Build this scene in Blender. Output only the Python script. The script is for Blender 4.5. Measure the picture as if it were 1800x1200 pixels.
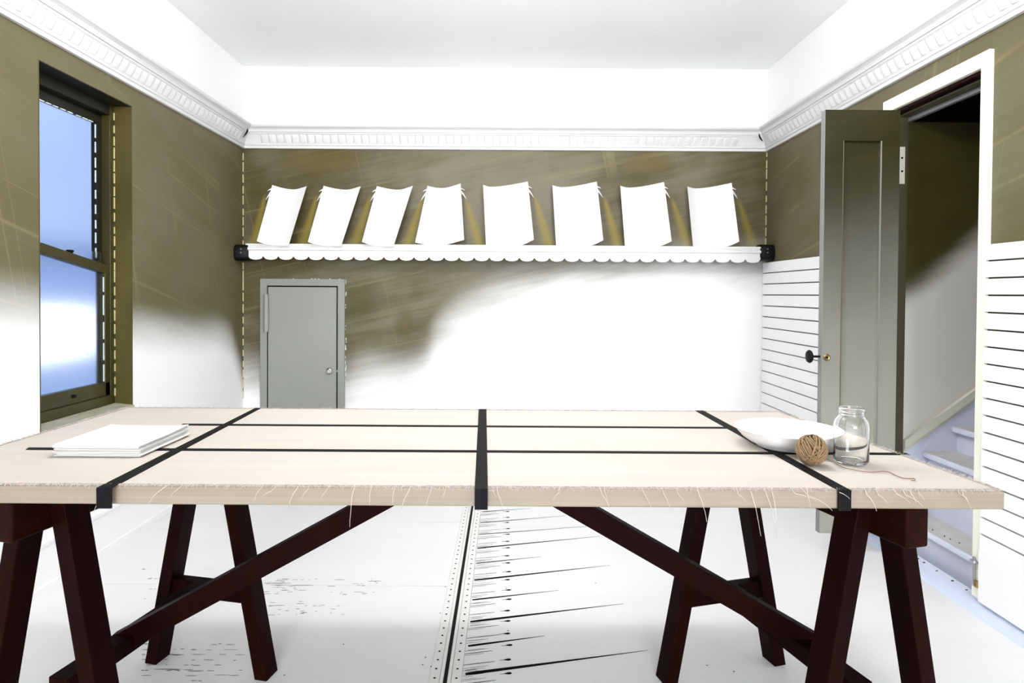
import bpy, bmesh, math, random
from mathutils import Vector, Matrix

random.seed(7)
scene = bpy.context.scene
for o in list(bpy.data.objects):
    bpy.data.objects.remove(o)
COL = scene.collection

# ------------------------------------------------------------------ camera
F = 1100.0                      # focal length in pixels of the 1800 wide frame
CAMZ = 1.2
TH, PH = math.radians(0.9), math.radians(0.37)
PPX, PPY = 889.0, 516.0 + F * math.tan(TH)
_f = Vector((0, math.cos(TH), -math.sin(TH)))
_u0 = Vector((0, math.sin(TH), math.cos(TH)))
_r0 = Vector((1, 0, 0))
_r = _r0 * math.cos(PH) + _u0 * math.sin(PH)
_u = _u0 * math.cos(PH) - _r0 * math.sin(PH)
cam_d = bpy.data.cameras.new('camera')
cam_d.sensor_fit = 'HORIZONTAL'
cam_d.sensor_width = 36
cam_d.lens = F / 1800 * 36
cam_d.shift_x = (900 - PPX) / 1800
cam_d.shift_y = (PPY - 600) / 1800
cam_d.clip_start = 0.02
cam = bpy.data.objects.new('camera', cam_d)
COL.objects.link(cam)
cam.matrix_world = Matrix(((_r.x, _u.x, -_f.x, 0), (_r.y, _u.y, -_f.y, 0),
                           (_r.z, _u.z, -_f.z, CAMZ), (0, 0, 0, 1)))
scene.camera = cam

# ------------------------------------------------------------------ view, world, sun, large lights
scene.view_settings.view_transform = 'Standard'
scene.view_settings.look = 'None'
scene.view_settings.exposure = 0.66
scene.view_settings.gamma = 1.0
scene.view_settings.use_curve_mapping = False

world = bpy.data.worlds.new('sky')
scene.world = world
world.use_nodes = True
bg = world.node_tree.nodes['Background']
bg.inputs[0].default_value = (0.43, 0.58, 0.92, 1)
bg.inputs[1].default_value = 0.72

def light(name, kind, loc, rot, energy, color=(1, 1, 1), size=None, size_y=None, angle=None):
    d = bpy.data.lights.new(name, kind)
    d.energy = energy
    d.color = color
    if kind == 'AREA':
        d.shape = 'RECTANGLE'
        d.size = size
        d.size_y = size_y
    if angle:
        d.angle = angle
    o = bpy.data.objects.new(name, d)
    COL.objects.link(o)
    o.location = loc
    o.rotation_euler = rot
    return o

# sun over the roof: lights only the yard outside the left window
light('sun', 'SUN', (6, 4, 8), (0, math.radians(42), 0), 6.5, (1, .98, .95), angle=0.02)
# unseen fill light added in the opening behind the photographer
light('rear_fill', 'AREA', (0.3, -6.42, 1.55), (math.radians(90), 0, 0), 300, (.97, .985, 1), 2.9, 2.0)
# ------------------------------------------------------------------ pixel -> point on a plane of the room
def _ray(px, py):
    return _r * ((px - PPX) / F) + _u * (-(py - PPY) / F) + _f
C0 = Vector((0, 0, CAMZ))
def PY(px, py, Y):
    d = _ray(px, py); return C0 + d * (Y / d.y)
def PXp(px, py, X):
    d = _ray(px, py); return C0 + d * (X / d.x)
def PZ(px, py, Z):
    d = _ray(px, py); return C0 + d * ((Z - CAMZ) / d.z)

# ------------------------------------------------------------------ room measures
XL, XR, YB, YF, ZC = -1.848, 1.824, 4.4, -6.5, 2.775

# ------------------------------------------------------------------ materials
MATS = {}
def srgb(r, g, b):
    f = lambda c: (c / 255 / 12.92) if c / 255 <= .04045 else ((c / 255 + .055) / 1.055) ** 2.4
    return (f(r), f(g), f(b), 1)
def mat(name, rgb, rough=0.5, metal=0.0, noise=0.0, scale=(8, 8, 8), rgb2=None, bump=0.0, spec=0.5):
    m = bpy.data.materials.new(name)
    m.use_nodes = True
    nt = m.node_tree
    b = nt.nodes['Principled BSDF']
    c = rgb if len(rgb) == 4 else (*rgb, 1)
    b.inputs['Base Color'].default_value = c
    b.inputs['Roughness'].default_value = rough
    b.inputs['Metallic'].default_value = metal
    b.inputs['Specular IOR Level'].default_value = spec
    if noise or rgb2 or bump:
        tc = nt.nodes.new('ShaderNodeNewGeometry')
        mp = nt.nodes.new('ShaderNodeMapping')
        mp.inputs['Scale'].default_value = scale
        nt.links.new(tc.outputs['Position'], mp.inputs['Vector'])
        nz = nt.nodes.new('ShaderNodeTexNoise')
        nz.inputs['Scale'].default_value = 1.0
        nz.inputs['Detail'].default_value = 5
        nt.links.new(mp.outputs[0], nz.inputs['Vector'])
        if noise or rgb2:
            cr = nt.nodes.new('ShaderNodeValToRGB')
            c2 = rgb2 if rgb2 else tuple(x * (1 - noise) for x in c[:3])
            c2 = c2 if len(c2) == 4 else (*c2, 1)
            cr.color_ramp.elements[0].position = .32
            cr.color_ramp.elements[1].position = .68
            cr.color_ramp.elements[0].color = c2
            cr.color_ramp.elements[1].color = c
            nt.links.new(nz.outputs['Fac'], cr.inputs[0])
            nt.links.new(cr.outputs[0], b.inputs['Base Color'])
        if bump:
            bp = nt.nodes.new('ShaderNodeBump')
            bp.inputs['Strength'].default_value = bump
            bp.inputs['Distance'].default_value = .002
            nt.links.new(nz.outputs['Fac'], bp.inputs['Height'])
            nt.links.new(bp.outputs[0], b.inputs['Normal'])
    MATS[name] = m
    return m

class NT:
    """small helper to wire math nodes"""
    def __init__(s, nt): s.nt = nt
    def val(s, sock, v):
        if hasattr(v, 'is_output'): s.nt.links.new(v, sock)
        else: sock.default_value = v
    def m(s, op, a, b=None, c=None, clamp=False):
        n = s.nt.nodes.new('ShaderNodeMath'); n.operation = op; n.use_clamp = clamp
        s.val(n.inputs[0], a)
        if b is not None: s.val(n.inputs[1], b)
        if c is not None: s.val(n.inputs[2], c)
        return n.outputs[0]
    def step(s, x, lo, hi):
        n = s.nt.nodes.new('ShaderNodeMapRange'); n.interpolation_type = 'SMOOTHSTEP'
        s.val(n.inputs[0], x); s.val(n.inputs[1], lo); s.val(n.inputs[2], hi)
        return n.outputs[0]
    def mix(s, f, a, b):
        n = s.nt.nodes.new('ShaderNodeMix'); n.data_type = 'RGBA'
        s.val(n.inputs[0], f); s.val(n.inputs[6], a); s.val(n.inputs[7], b)
        return n.outputs[2]
    def comb(s, x, y, z=0.0):
        n = s.nt.nodes.new('ShaderNodeCombineXYZ')
        s.val(n.inputs[0], x); s.val(n.inputs[1], y); s.val(n.inputs[2], z)
        return n.outputs[0]
    def noise(s, vec, scale, detail=3.0, rough=.5):
        n = s.nt.nodes.new('ShaderNodeTexNoise')
        s.nt.links.new(vec, n.inputs['Vector'])
        n.inputs['Scale'].default_value = scale
        n.inputs['Detail'].default_value = detail
        n.inputs['Roughness'].default_value = rough
        return n.outputs['Fac']
    def curve(s, x, pts, xlo, xhi, ylo, yhi):
        """piecewise smooth function through pts, x and y in metres"""
        t = s.m('DIVIDE', s.m('SUBTRACT', x, xlo), xhi - xlo, clamp=True)
        n = s.nt.nodes.new('ShaderNodeFloatCurve')
        c = n.mapping.curves[0]
        q = [((a - xlo) / (xhi - xlo), (b - ylo) / (yhi - ylo)) for a, b in pts]
        c.points[0].location = q[0]; c.points[1].location = q[-1]
        for p in q[1:-1]: c.points.new(*p)
        n.mapping.update()
        s.nt.links.new(t, n.inputs['Value'])
        return s.m('MULTIPLY_ADD', n.outputs[0], yhi - ylo, ylo)

WHITE = (.84, .845, .855, 1)
def spray_or_shade(name, axis, pts, width, deep, grey, light_, seed=0.0, tilt=.22, lines=.35, wob=.5, base=WHITE,
                blobs=(), shadow_wedges=(), rough=.55, greymap=None):
    """olive mist sprayed over white: coverage above an uneven line, with diagonal drag streaks"""
    m = bpy.data.materials.new(name); m.use_nodes = True
    nt = m.node_tree; b = nt.nodes['Principled BSDF']; N = NT(nt)
    g = nt.nodes.new('ShaderNodeNewGeometry')
    sp = nt.nodes.new('ShaderNodeSeparateXYZ'); nt.links.new(g.outputs['Position'], sp.inputs[0])
    a = sp.outputs[axis]; z = sp.outputs[2]
    # streak coordinates: s along the drag direction, t across it
    t = N.m('SUBTRACT', z, N.m('MULTIPLY', a, tilt))
    s_ = N.m('ADD', a, N.m('MULTIPLY', z, tilt))
    vec = N.comb(a, z, seed)
    svec = N.comb(N.m('MULTIPLY', s_, .8), N.m('MULTIPLY', t, 3.2), seed + 3)
    fvec = N.comb(N.m('MULTIPLY', s_, 1.0), N.m('MULTIPLY', t, 26), seed + 5)
    cloud = N.noise(vec, 2.6, 3)
    streak = N.noise(svec, 2.2, 3)
    fine = N.noise(fvec, 2.0, 2)
    lo = min(p[0] for p in pts); hi = max(p[0] for p in pts)
    zb = N.curve(a, pts, lo, hi, -0.5, 3.0)
    d = N.m('SUBTRACT', z, zb)
    d = N.m('ADD', d, N.m('MULTIPLY', N.m('SUBTRACT', streak, .5), wob))
    d = N.m('ADD', d, N.m('MULTIPLY', N.m('SUBTRACT', fine, .5), wob * .3))
    cov = N.step(d, -width, width)
    # tone: deep olive against grey olive
    tone = N.m('ADD', N.m('MULTIPLY', cloud, .6), N.m('MULTIPLY', streak, .5))
    tone = N.m('ADD', tone, N.m('MULTIPLY', N.m('SUBTRACT', fine, .5), .25))
    if greymap is not None:
        tone = N.m('ADD', tone, N.curve(a, greymap, lo, hi, -1.0, 1.0))
    col = N.mix(N.step(tone, .30, .84), deep, grey)
    # thin pale drag lines in two directions
    def linefam(coord, freq, thick, sd):
        w = N.m('ADD', N.m('MULTIPLY', coord, freq), sd)
        w = N.m('ADD', w, N.m('MULTIPLY', N.noise(N.comb(N.m('MULTIPLY', coord, 1.7), sd, 0.0), 3.0, 1), 1.6))
        fr = N.m('ABSOLUTE', N.m('SUBTRACT', N.m('FRACT', w), .5))
        return N.m('SUBTRACT', 1.0, N.step(fr, 0.0, thick))
    up = N.m('SUBTRACT', a, N.m('MULTIPLY', z, -.22))
    l1 = linefam(t, 4.2, .03, seed + .3)
    l2 = linefam(up, 2.3, .014, seed + .7)
    lm = N.m('MULTIPLY', N.m('MAXIMUM', l1, l2), N.step(N.noise(vec, 1.9, 2), .45, .62))
    lm = N.m('MULTIPLY', lm, lines)
    col = N.mix(lm, col, light_)
    # cards' cast shadows painted in ochre: wedges (x0 at the top, x1 at the bottom, ztop, zbottom, half width at the bottom)
    for (x0, x1, zt, zbm, hw) in shadow_wedges:
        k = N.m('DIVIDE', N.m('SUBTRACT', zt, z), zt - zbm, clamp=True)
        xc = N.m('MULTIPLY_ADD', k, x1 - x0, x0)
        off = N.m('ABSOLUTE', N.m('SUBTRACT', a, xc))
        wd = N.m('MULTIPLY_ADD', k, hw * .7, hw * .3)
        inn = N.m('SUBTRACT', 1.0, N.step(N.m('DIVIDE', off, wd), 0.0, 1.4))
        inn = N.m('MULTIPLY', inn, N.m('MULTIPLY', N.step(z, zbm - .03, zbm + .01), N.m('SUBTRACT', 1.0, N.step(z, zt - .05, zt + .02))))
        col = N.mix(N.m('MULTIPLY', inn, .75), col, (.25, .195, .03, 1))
    for (bx, bz, rx, rz, amt, bc) in blobs:
        e = N.m('SQRT', N.m('ADD', N.m('POWER', N.m('DIVIDE', N.m('SUBTRACT', a, bx), rx), 2.0),
                            N.m('POWER', N.m('DIVIDE', N.m('SUBTRACT', z, bz), rz), 2.0)))
        e = N.m('SUBTRACT', 1.0, N.step(N.m('ADD', e, N.m('MULTIPLY', N.m('SUBTRACT', streak, .5), .8)), .25, 1.1))
        e = N.m('MULTIPLY', e, amt)
        if bc is None: cov = N.m('MULTIPLY', cov, N.m('SUBTRACT', 1.0, e))
        else:
            col = N.mix(e, col, bc); cov = N.m('MAXIMUM', cov, e)
    nt.links.new(N.mix(cov, base, col), b.inputs['Base Color'])
    b.inputs['Roughness'].default_value = rough
    b.inputs['Specular IOR Level'].default_value = .3
    MATS[name] = m
    return m

DEEP, GREY, PALE = (.064, .050, .010, 1), (.150, .134, .092, 1), (.20, .175, .08, 1)
bx = lambda px: (px - 889) / 250.0
bz = lambda py: 1.2 - (py - 516) / 250.0
spray_or_shade('sprayed_wall_back', 0,
            [(XL, .62), (bx(470), .55), (bx(600), .52), (bx(640), .62), (bx(735), .66), (bx(775), .90), (bx(860), 1.14),
             (bx(960), 1.26), (bx(1080), 1.34), (bx(1200), 1.40), (XR, 1.42)], .27, DEEP, GREY, PALE, 1.3, .22, .5, .22,
            greymap=[(XL, -.12), (bx(560), -.06), (bx(700), .02), (bx(860), .22), (bx(1000), .16), (bx(1120), -.04), (bx(1200), .08), (XR, -.05)],
            blobs=[(bx(712), bz(572), .085, .15, .55, (.075, .058, .006, 1)), (bx(1135), bz(285), .2, .09, .7, (.12, .09, .02, 1)),
                   (bx(560), bz(285), .35, .10, .55, (.10, .075, .008, 1)), (bx(1110), bz(466), .1, .05, .5, (.2, .18, .12, 1))],
            shadow_wedges=[(bx(px0), bx(px1), bz(zt), bz(430), .05) for px0, px1, zt in
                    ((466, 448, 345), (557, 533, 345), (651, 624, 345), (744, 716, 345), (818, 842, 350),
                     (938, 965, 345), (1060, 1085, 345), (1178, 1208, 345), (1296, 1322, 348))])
spray_or_shade('sprayed_wall_left', 1,
            [(YF, 1.2), (2.0, 1.16), (2.5, 1.12), (3.1, 1.02), (3.6, .96), (4.1, .92), (4.3, .75), (YB, .55)], .16,
            (.105, .091, .039, 1), (.128, .115, .066, 1), PALE, 4.1, -.25, .6, .06)
spray_or_shade('sprayed_wall_right', 1, [(YF, .6), (0, .6), (YB, .6)], .1,
            (.100, .086, .038, 1), (.132, .119, .073, 1), PALE, 7.7, -.2, .55, .05)
mat('white_paint', WHITE, .5, noise=.02, scale=(3, 3, 3))
mat('ceiling_paint', (.86, .868, .868, 1), .7, noise=.015, scale=(2, 2, 2))
mat('cornice_paint', (.62, .62, .625, 1), .5, spec=.3)
mat('olive_gloss', (.045, .038, .009, 1), .4, rgb2=(.033, .027, .006, 1), scale=(6, 6, 3), spec=.3)
mat('olive_dark', (.013, .012, .006, 1), .5, rgb2=(.008, .0075, .005, 1), scale=(8, 8, 8), spec=.25)
mat('reveal_paint', (.085, .07, .018, 1), .5, rgb2=(.055, .043, .006, 1), scale=(4, 4, 2.4), spec=.3)
mat('sill_paint', (.46, .46, .38, 1), .5, rgb2=(.33, .33, .24, 1), scale=(30, 10, 10))
mat('bead_cream', (.55, .50, .25, 1), .5)
mat('bead_white', (.7, .8, .78, 1), .4)
mat('black', (.003, .003, .0035, 1), .6, spec=.1)
mat('black_metal', (.004, .004, .005, 1), .45, spec=.12, bump=.3, scale=(90, 90, 90))
mat('hatch_grey', (.235, .245, .222, 1), .42, noise=.04, scale=(2, 2, 2))
mat('hatch_frame_grey', (.222, .232, .21, 1), .45, noise=.04, scale=(3, 3, 3))
mat('chrome', (.55, .54, .5, 1), .22, 1.0)
mat('brass', (.25, .19, .09, 1), .4, .9)
mat('brass_orange', (.28, .17, .04, 1), .4, .8)
mat('steel', (.45, .46, .5, 1), .3, .9)
mat('shelf_white', (.72, .72, .71, 1), .45, spec=.3)
mat('card_paper', (.70, .70, .705, 1), .6)
mat('door_edge_grey', (.20, .20, .20, 1), .5)
mat('door_bead', (.085, .072, .022, 1), .5)
mat('paper', (.72, .72, .725, 1), .6)
mat('paper_cream', (.68, .68, .655, 1), .65)
mat('board_white', (.86, .862, .88, 1), .45, noise=.02, scale=(2, 2, 2))
mat('gap_brown', (.05, .04, .012, 1), .7)
mat('casing_cream', (.80, .80, .70, 1), .45, noise=.03, scale=(6, 6, 6))
mat('maroon', (.035, .002, .006, 1), .4)
mat('track_grey', (.22, .22, .24, 1), .4, .3)
mat('jamb_olive', (.055, .05, .022, 1), .5)
mat('stair_white', (.70, .73, .87, 1), .5, noise=.05, scale=(12, 12, 12))  # pale blue tint stands in for cool sky light on the stair
mat('tread_grey', (.62, .61, .60, 1), .5, noise=.12, scale=(14, 14, 14))
mat('moulding_cream', (.66, .65, .55, 1), .5)
mat('floor_white', (.745, .752, .757, 1), .42, noise=.035, scale=(1.2, 5, 1), bump=.15)
mat('track_white', (.74, .74, .71, 1), .4, noise=.04, scale=(9, 2, 9))
mat('strip_blue', (.60, .66, .82, 1), .45, noise=.05, scale=(9, 9, 9))
mat('flat_black', (.003, .003, .0035, 1), .8, spec=.05)
mat('flat_grey', (.14, .14, .145, 1), .7)
mat('plywood', (.265, .222, .175, 1), .6, rgb2=(.215, .175, .132, 1), scale=(1.6, 14, 160), bump=.2)
mat('table_face', (.535, .492, .450, 1), .5, rgb2=(.505, .455, .405, 1), scale=(1.8, 20, 10), bump=.06, spec=.3)
mat('canvas_fray', (.36, .315, .29, 1), .9, rgb2=(.23, .20, .185, 1), scale=(260, 260, 260), bump=.8)
mat('thread', (.50, .45, .41, 1), .9)
mat('strap', (.0075, .0078, .009, 1), .55, rgb2=(.005, .005, .006, 1), scale=(200, 60, 60), bump=.4, spec=.06)
mat('mahogany', (.0098, .0015, .0010, 1), .5, rgb2=(.0055, .0012, .0008, 1), scale=(9, 9, 2.2), bump=.15, spec=.03)
mat('mahogany_worn', (.0145, .0026, .0013, 1), .5, rgb2=(.0075, .0016, .001, 1), scale=(40, 40, 40), bump=.25, spec=.04)
mat('ceramic', (.86, .86, .87, 1), .12)
mat('jute', (.27, .175, .09, 1), .85, rgb2=(.17, .105, .05, 1), scale=(160, 160, 160), bump=.6)
mat('jute_tail', (.20, .13, .085, 1), .85)
mat('jute_core', (.06, .035, .015, 1), .9)
mat('yard_white', (.85, .85, .85, 1), .7)
mat('yard_blue', (.09, .14, .25, 1), .8)
mat('yard_house', (.10, .15, .27, 1), .8)
mat('fill_body', (.8, .8, .8, 1), .5)
lg = mat('fill_glow', (.9, .9, .9, 1), .5)
lg.node_tree.nodes['Principled BSDF'].inputs['Emission Color'].default_value = (1, .985, .96, 1)
lg.node_tree.nodes['Principled BSDF'].inputs['Emission Strength'].default_value = 52
# stair wall: stairwell shade painted in olive, its lower edge rising with the stair
spray_or_shade('shaded_stair_wall', 0, [(1.80, 1.14), (2.02, 1.27), (2.2, 1.43), (2.4, 1.6), (4.2, 2.6)], .10,
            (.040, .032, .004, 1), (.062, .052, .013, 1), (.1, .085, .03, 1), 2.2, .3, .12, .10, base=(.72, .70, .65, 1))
spray_or_shade('shaded_door', 0, [(1.4, 1.16), (1.6, 1.18), (1.75, 1.24), (1.9, 1.3)], .66,
            (.011, .0088, .0008, 1), (.03, .025, .005, 1), (.05, .04, .01, 1), 6.2, .3, .15, .16, base=(.255, .255, .215, 1), rough=.45)  # door: shade painted into its colour, darkening towards the top

def glass(name, rgb, rough, ior):
    m = bpy.data.materials.new(name); m.use_nodes = True
    b = m.node_tree.nodes['Principled BSDF']
    b.inputs['Base Color'].default_value = rgb
    b.inputs['Roughness'].default_value = rough
    b.inputs['IOR'].default_value = ior
    b.inputs['Transmission Weight'].default_value = 1.0
    MATS[name] = m
    return m
glass('jar_glass', (.985, .995, .99, 1), 0.0, 1.45)
gm = glass('frosted_glass', (.93, .96, 1, 1), .2, 1.25)
_n = NT(gm.node_tree)
_g = gm.node_tree.nodes.new('ShaderNodeNewGeometry')
_mp = gm.node_tree.nodes.new('ShaderNodeMapping'); _mp.inputs['Scale'].default_value = (40, 40, 1.2)
gm.node_tree.links.new(_g.outputs['Position'], _mp.inputs[0])
_bp = gm.node_tree.nodes.new('ShaderNodeBump'); _bp.inputs['Strength'].default_value = .12; _bp.inputs['Distance'].default_value = .004
gm.node_tree.links.new(_n.noise(_mp.outputs[0], 1.0, 3), _bp.inputs['Height'])
gm.node_tree.links.new(_bp.outputs[0], gm.node_tree.nodes['Principled BSDF'].inputs['Normal'])

# ------------------------------------------------------------------ mesh helpers
def wloc(o):
    v = Vector((0, 0, 0))
    while o is not None:
        v += o.location; o = o.parent
    return v
def link(name, me, m, parent=None, loc=None):
    if m is not None and len(me.materials) == 0: me.materials.append(MATS[m])
    o = bpy.data.objects.new(name, me)
    COL.objects.link(o)
    if parent is not None: o.parent = parent
    if loc is not None: o.location = loc
    return o
class MB:
    def __init__(s): s.v, s.f = [], []
    def add(s, vs, fs):
        n = len(s.v); s.v += [Vector(v) for v in vs]; s.f += [tuple(i + n for i in f) for f in fs]; return s
    def hexa(s, p):
        """8 points: bottom ring 0-3 ccw, top ring 4-7"""
        return s.add(p, [(3, 2, 1, 0), (4, 5, 6, 7), (0, 1, 5, 4), (1, 2, 6, 5), (2, 3, 7, 6), (3, 0, 4, 7)])
    def box(s, x0, x1, y0, y1, z0, z1):
        return s.hexa([(x0, y0, z0), (x1, y0, z0), (x1, y1, z0), (x0, y1, z0), (x0, y0, z1), (x1, y0, z1), (x1, y1, z1), (x0, y1, z1)])
    def beam(s, a, b, wv, hv):
        """bar from a to b; wv, hv half-size vectors across it"""
        a, b, w, h = Vector(a), Vector(b), Vector(wv), Vector(hv)
        return s.hexa([a - w - h, a + w - h, a + w + h, a - w + h, b - w - h, b + w - h, b + w + h, b - w + h])
    def grid(s, rows, closed_u=False):
        n = len(rows[0]); fs = []
        for i in range(len(rows) - 1):
            for j in range(n - (0 if closed_u else 1)):
                k = (j + 1) % n
                fs.append((i * n + j, i * n + k, (i + 1) * n + k, (i + 1) * n + j))
        return s.add([p for r in rows for p in r], fs)
    def lathe(s, prof, c, n=48):
        rows = [[(c[0] + r * math.cos(2 * math.pi * j / n), c[1] + r * math.sin(2 * math.pi * j / n), c[2] + z) for j in range(n)] for r, z in prof]
        return s.grid(rows, True)
    def tube(s, pts, r, n=5, taper=None, caps=True):
        pts = [Vector(p) for p in pts]; rows = []
        prev = None
        for i, p in enumerate(pts):
            d = (pts[min(i + 1, len(pts) - 1)] - pts[max(i - 1, 0)])
            if d.length < 1e-9: d = Vector((0, 0, 1))
            d.normalize()
            if prev is None:
                x = d.orthogonal().normalized()
            else:
                x = prev - d * prev.dot(d)
                x = x.normalized() if x.length > 1e-6 else d.orthogonal().normalized()
            prev = x; y = d.cross(x)
            rr = r if taper is None else r * taper(i / (len(pts) - 1))
            rows.append([p + (x * math.cos(2 * math.pi * j / n) + y * math.sin(2 * math.pi * j / n)) * rr for j in range(n)])
        base = len(s.v)
        s.grid(rows, True)
        if caps:
            s.f.append(tuple(base + j for j in reversed(range(n))))
            s.f.append(tuple(base + (len(pts) - 1) * n + j for j in range(n)))
        return s
    def prism(s, poly, d):
        """planar polygon (3d points) pushed along vector d"""
        d = Vector(d); n = len(poly); P = [Vector(p) for p in poly]
        fs = [tuple(reversed(range(n))), tuple(range(n, 2 * n))] + [(i, (i + 1) % n, n + (i + 1) % n, n + i) for i in range(n)]
        return s.add(P + [p + d for p in P], fs)
    def mesh(s, name, off=Vector((0, 0, 0)), bevel=0, seg=2, smooth=False, weld=False):
        bm = bmesh.new()
        vs = [bm.verts.new(v - off) for v in s.v]
        for f in s.f:
            try: bm.faces.new([vs[i] for i in f])
            except ValueError: pass
        if weld: bmesh.ops.remove_doubles(bm, verts=bm.verts, dist=1e-5)
        bmesh.ops.recalc_face_normals(bm, faces=bm.faces)
        if bevel:
            bmesh.ops.bevel(bm, geom=[e for e in bm.edges if len(e.link_faces) == 2 and e.calc_face_angle(0) > .5], offset=bevel, segments=seg, profile=.5, affect='EDGES')
        if smooth:
            for f in bm.faces: f.smooth = True
            if smooth != 'all':
                for e in bm.edges:
                    if len(e.link_faces) == 2 and e.calc_face_angle(0) > .7: e.smooth = False
        me = bpy.data.meshes.new(name); bm.to_mesh(me); bm.free()
        return me
    def obj(s, name, m, parent=None, bevel=0, seg=2, smooth=False, weld=False):
        off = wloc(parent) if parent is not None else Vector((0, 0, 0))
        return link(name, s.mesh(name, off, bevel, seg, smooth, weld), m, parent)
def tag(o, label=None, cat=None, group=None, kind=None):
    if label: o['label'] = label
    if cat: o['category'] = cat
    if group: o['group'] = group
    if kind: o['kind'] = kind
    return o
def thing(name, loc, label, cat, group=None):
    o = bpy.data.objects.new(name, None); COL.objects.link(o); o.location = loc
    o.empty_display_size = .1
    return tag(o, label, cat, group)
def struct(o): o['kind'] = 'structure'; return o
def stuff(o): o['kind'] = 'stuff'; return o
def sep(name, loc):
    o = bpy.data.objects.new(name, None); COL.objects.link(o); o.location = loc; return struct(o)

# ================================================================== STRUCTURE
# window opening in the left wall
WY0 = PXp(69, 400, XL).y; WY1 = PXp(232, 400, XL).y
WZ1 = PXp(232, 187, XL).z; WZ0 = PXp(232, 713, XL).z
WT = .16
w = MB()
w.box(XL - WT, XL, YF, WY0, 0, ZC); w.box(XL - WT, XL, WY1, YB + .1, 0, ZC)
w.box(XL - WT, XL, WY0, WY1, 0, WZ0); w.box(XL - WT, XL, WY0, WY1, WZ1, 2.25)
wl = struct(w.obj('wall_left', 'sprayed_wall_left'))
struct(MB().box(XL - .1, XL + .004, YF, YB, 2.25, ZC).obj('trim_1', 'white_paint'))      # white frieze above the cornice
# back wall
wb = struct(MB().box(XL - WT, XR + .12, YB, YB + .12, 0, ZC).obj('wall_back', 'sprayed_wall_back'))
struct(MB().box(XL, XR, YB - .004, YB + .05, 2.25, ZC).obj('trim_2', 'white_paint'))
# right wall with doorway
DY0 = PXp(1727, 400, XR).y; DY1 = PXp(1562, 300, XR).y; DZ = 2.072
RT = .085
w = MB()
w.box(XR, XR + RT, YF, DY0, 0, ZC); w.box(XR, XR + RT, DY1, YB + .1, 0, ZC); w.box(XR, XR + RT, DY0, DY1, DZ, 2.25)
wr = struct(w.obj('wall_right', 'sprayed_wall_right'))
struct(MB().box(XR - .004, XR + RT, YF, YB, 2.25, ZC).obj('trim_3', 'white_paint'))
# wall behind the photographer, set back, with an opening added for fill light; ceiling
w = MB()
w.box(XL, -1.2, YF - .1, YF, 0, ZC); w.box(1.8, XR, YF - .1, YF, 0, ZC); w.box(-1.2, 1.8, YF - .1, YF, 0, .5); w.box(-1.2, 1.8, YF - .1, YF, 2.6, ZC)
struct(w.obj('wall_front', 'white_paint'))
struct(MB().box(XL - .3, 4.6, YF - .2, YB + .2, ZC, ZC + .1).obj('ceiling', 'ceiling_paint'))

# ---------------- floor with its panels
TRX = -.18                                    # the metal track in the floor
fl = struct(MB().box(XL - .1, XR + .1, YF - .1, YB + .1, -.06, -.012).obj('floor', 'flat_grey'))
def panel(x0, x1, y0, y1):
    g = .0008
    MB().box(x0 + g, x1 - g, y0 + g, y1 - g, -.012, 0).obj('floor_panel', 'floor_white', fl)
for y0, y1 in ((YF, -.3), (-.3, 2.548), (2.548, 3.262), (3.262, YB)): panel(XL, TRX - .05, y0, y1)
for y0, y1 in ((YF, -.3), (-.3, 3.205), (3.205, YB)): panel(TRX + .05, XR, y0, y1)

# ---------------- cornice with its scalloped blocks, mitred at the corners
CP = [(0, 2.245), (.017, 2.245), (.019, 2.250), (.019, 2.262), (.025, 2.265), (.027, 2.270), (.025, 2.275), (.027, 2.279),
      (.034, 2.30), (.043, 2.322), (.050, 2.334), (.056, 2.340), (.059, 2.347), (.066, 2.348), (.068, 2.356), (.074, 2.366),
      (.084, 2.373), (.093, 2.378), (.098, 2.386), (.098, 2.394), (0, 2.394)]
CDZ = -.042
CP = [(p, z + CDZ) for p, z in CP]
def cornice(name, A, B, inward, mA, mB):
    A, B, n = Vector(A), Vector(B), Vector(inward)
    d = (B - A).normalized()
    r0 = [A + n * p + d * (p if mA else 0) + Vector((0, 0, z)) for p, z in CP]
    r1 = [B + n * p - d * (p if mB else 0) + Vector((0, 0, z)) for p, z in CP]
    mb = MB().grid([r0, r1], True)
    k = len(CP); mb.f.append(tuple(range(k))); mb.f.append(tuple(range(2 * k - 1, k - 1, -1)))
    return struct(mb.obj(name, 'cornice_paint'))
c1 = cornice('trim_4', (XL, YF, 0), (XL, YB, 0), (1, 0, 0), False, True)
c2 = cornice('trim_5', (XL, YB, 0), (XR, YB, 0), (0, -1, 0), True, True)
c3 = cornice('trim_6', (XR, YB, 0), (XR, YF, 0), (-1, 0, 0), True, False)
# one scalloped block: proud rounded lobe falling back along its length (local x along, y outward)
PITCH = .0535
def dentil_mesh():
    mb = MB(); rows = []
    prof = [(0, .2), (.06, .75), (.18, 1.0), (.45, .86), (.75, .5), (1, .08)]      # along, proudness
    levels = [(.028, 2.281, .5), (.034, 2.295, .95), (.041, 2.312, 1.1), (.047, 2.326, 1.0), (.051, 2.333, .45)]
    for p, z, k in levels:
        rows.append([(t * PITCH, p - .003 + .013 * h * k, z + CDZ + .004 * h * (k > .9)) for t, h in prof])
    mb.grid(rows)
    return mb.mesh('dentil', smooth=True)
dm = dentil_mesh(); dm.materials.append(MATS['cornice_paint'])
def dentils(parent, start, d, n, count):
    d, n = Vector(d), Vector(n)
    for i in range(count):
        o = link('dentil', dm, None, parent)
        p = Vector(start) + d * (i * PITCH)
        o.matrix_local = Matrix(((d.x, n.x, 0, p.x), (d.y, n.y, 0, p.y), (0, 0, 1, 0), (0, 0, 0, 1)))
dentils(c1, (XL, YB - .12, 0), (0, -1, 0), (1, 0, 0), 56)
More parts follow.
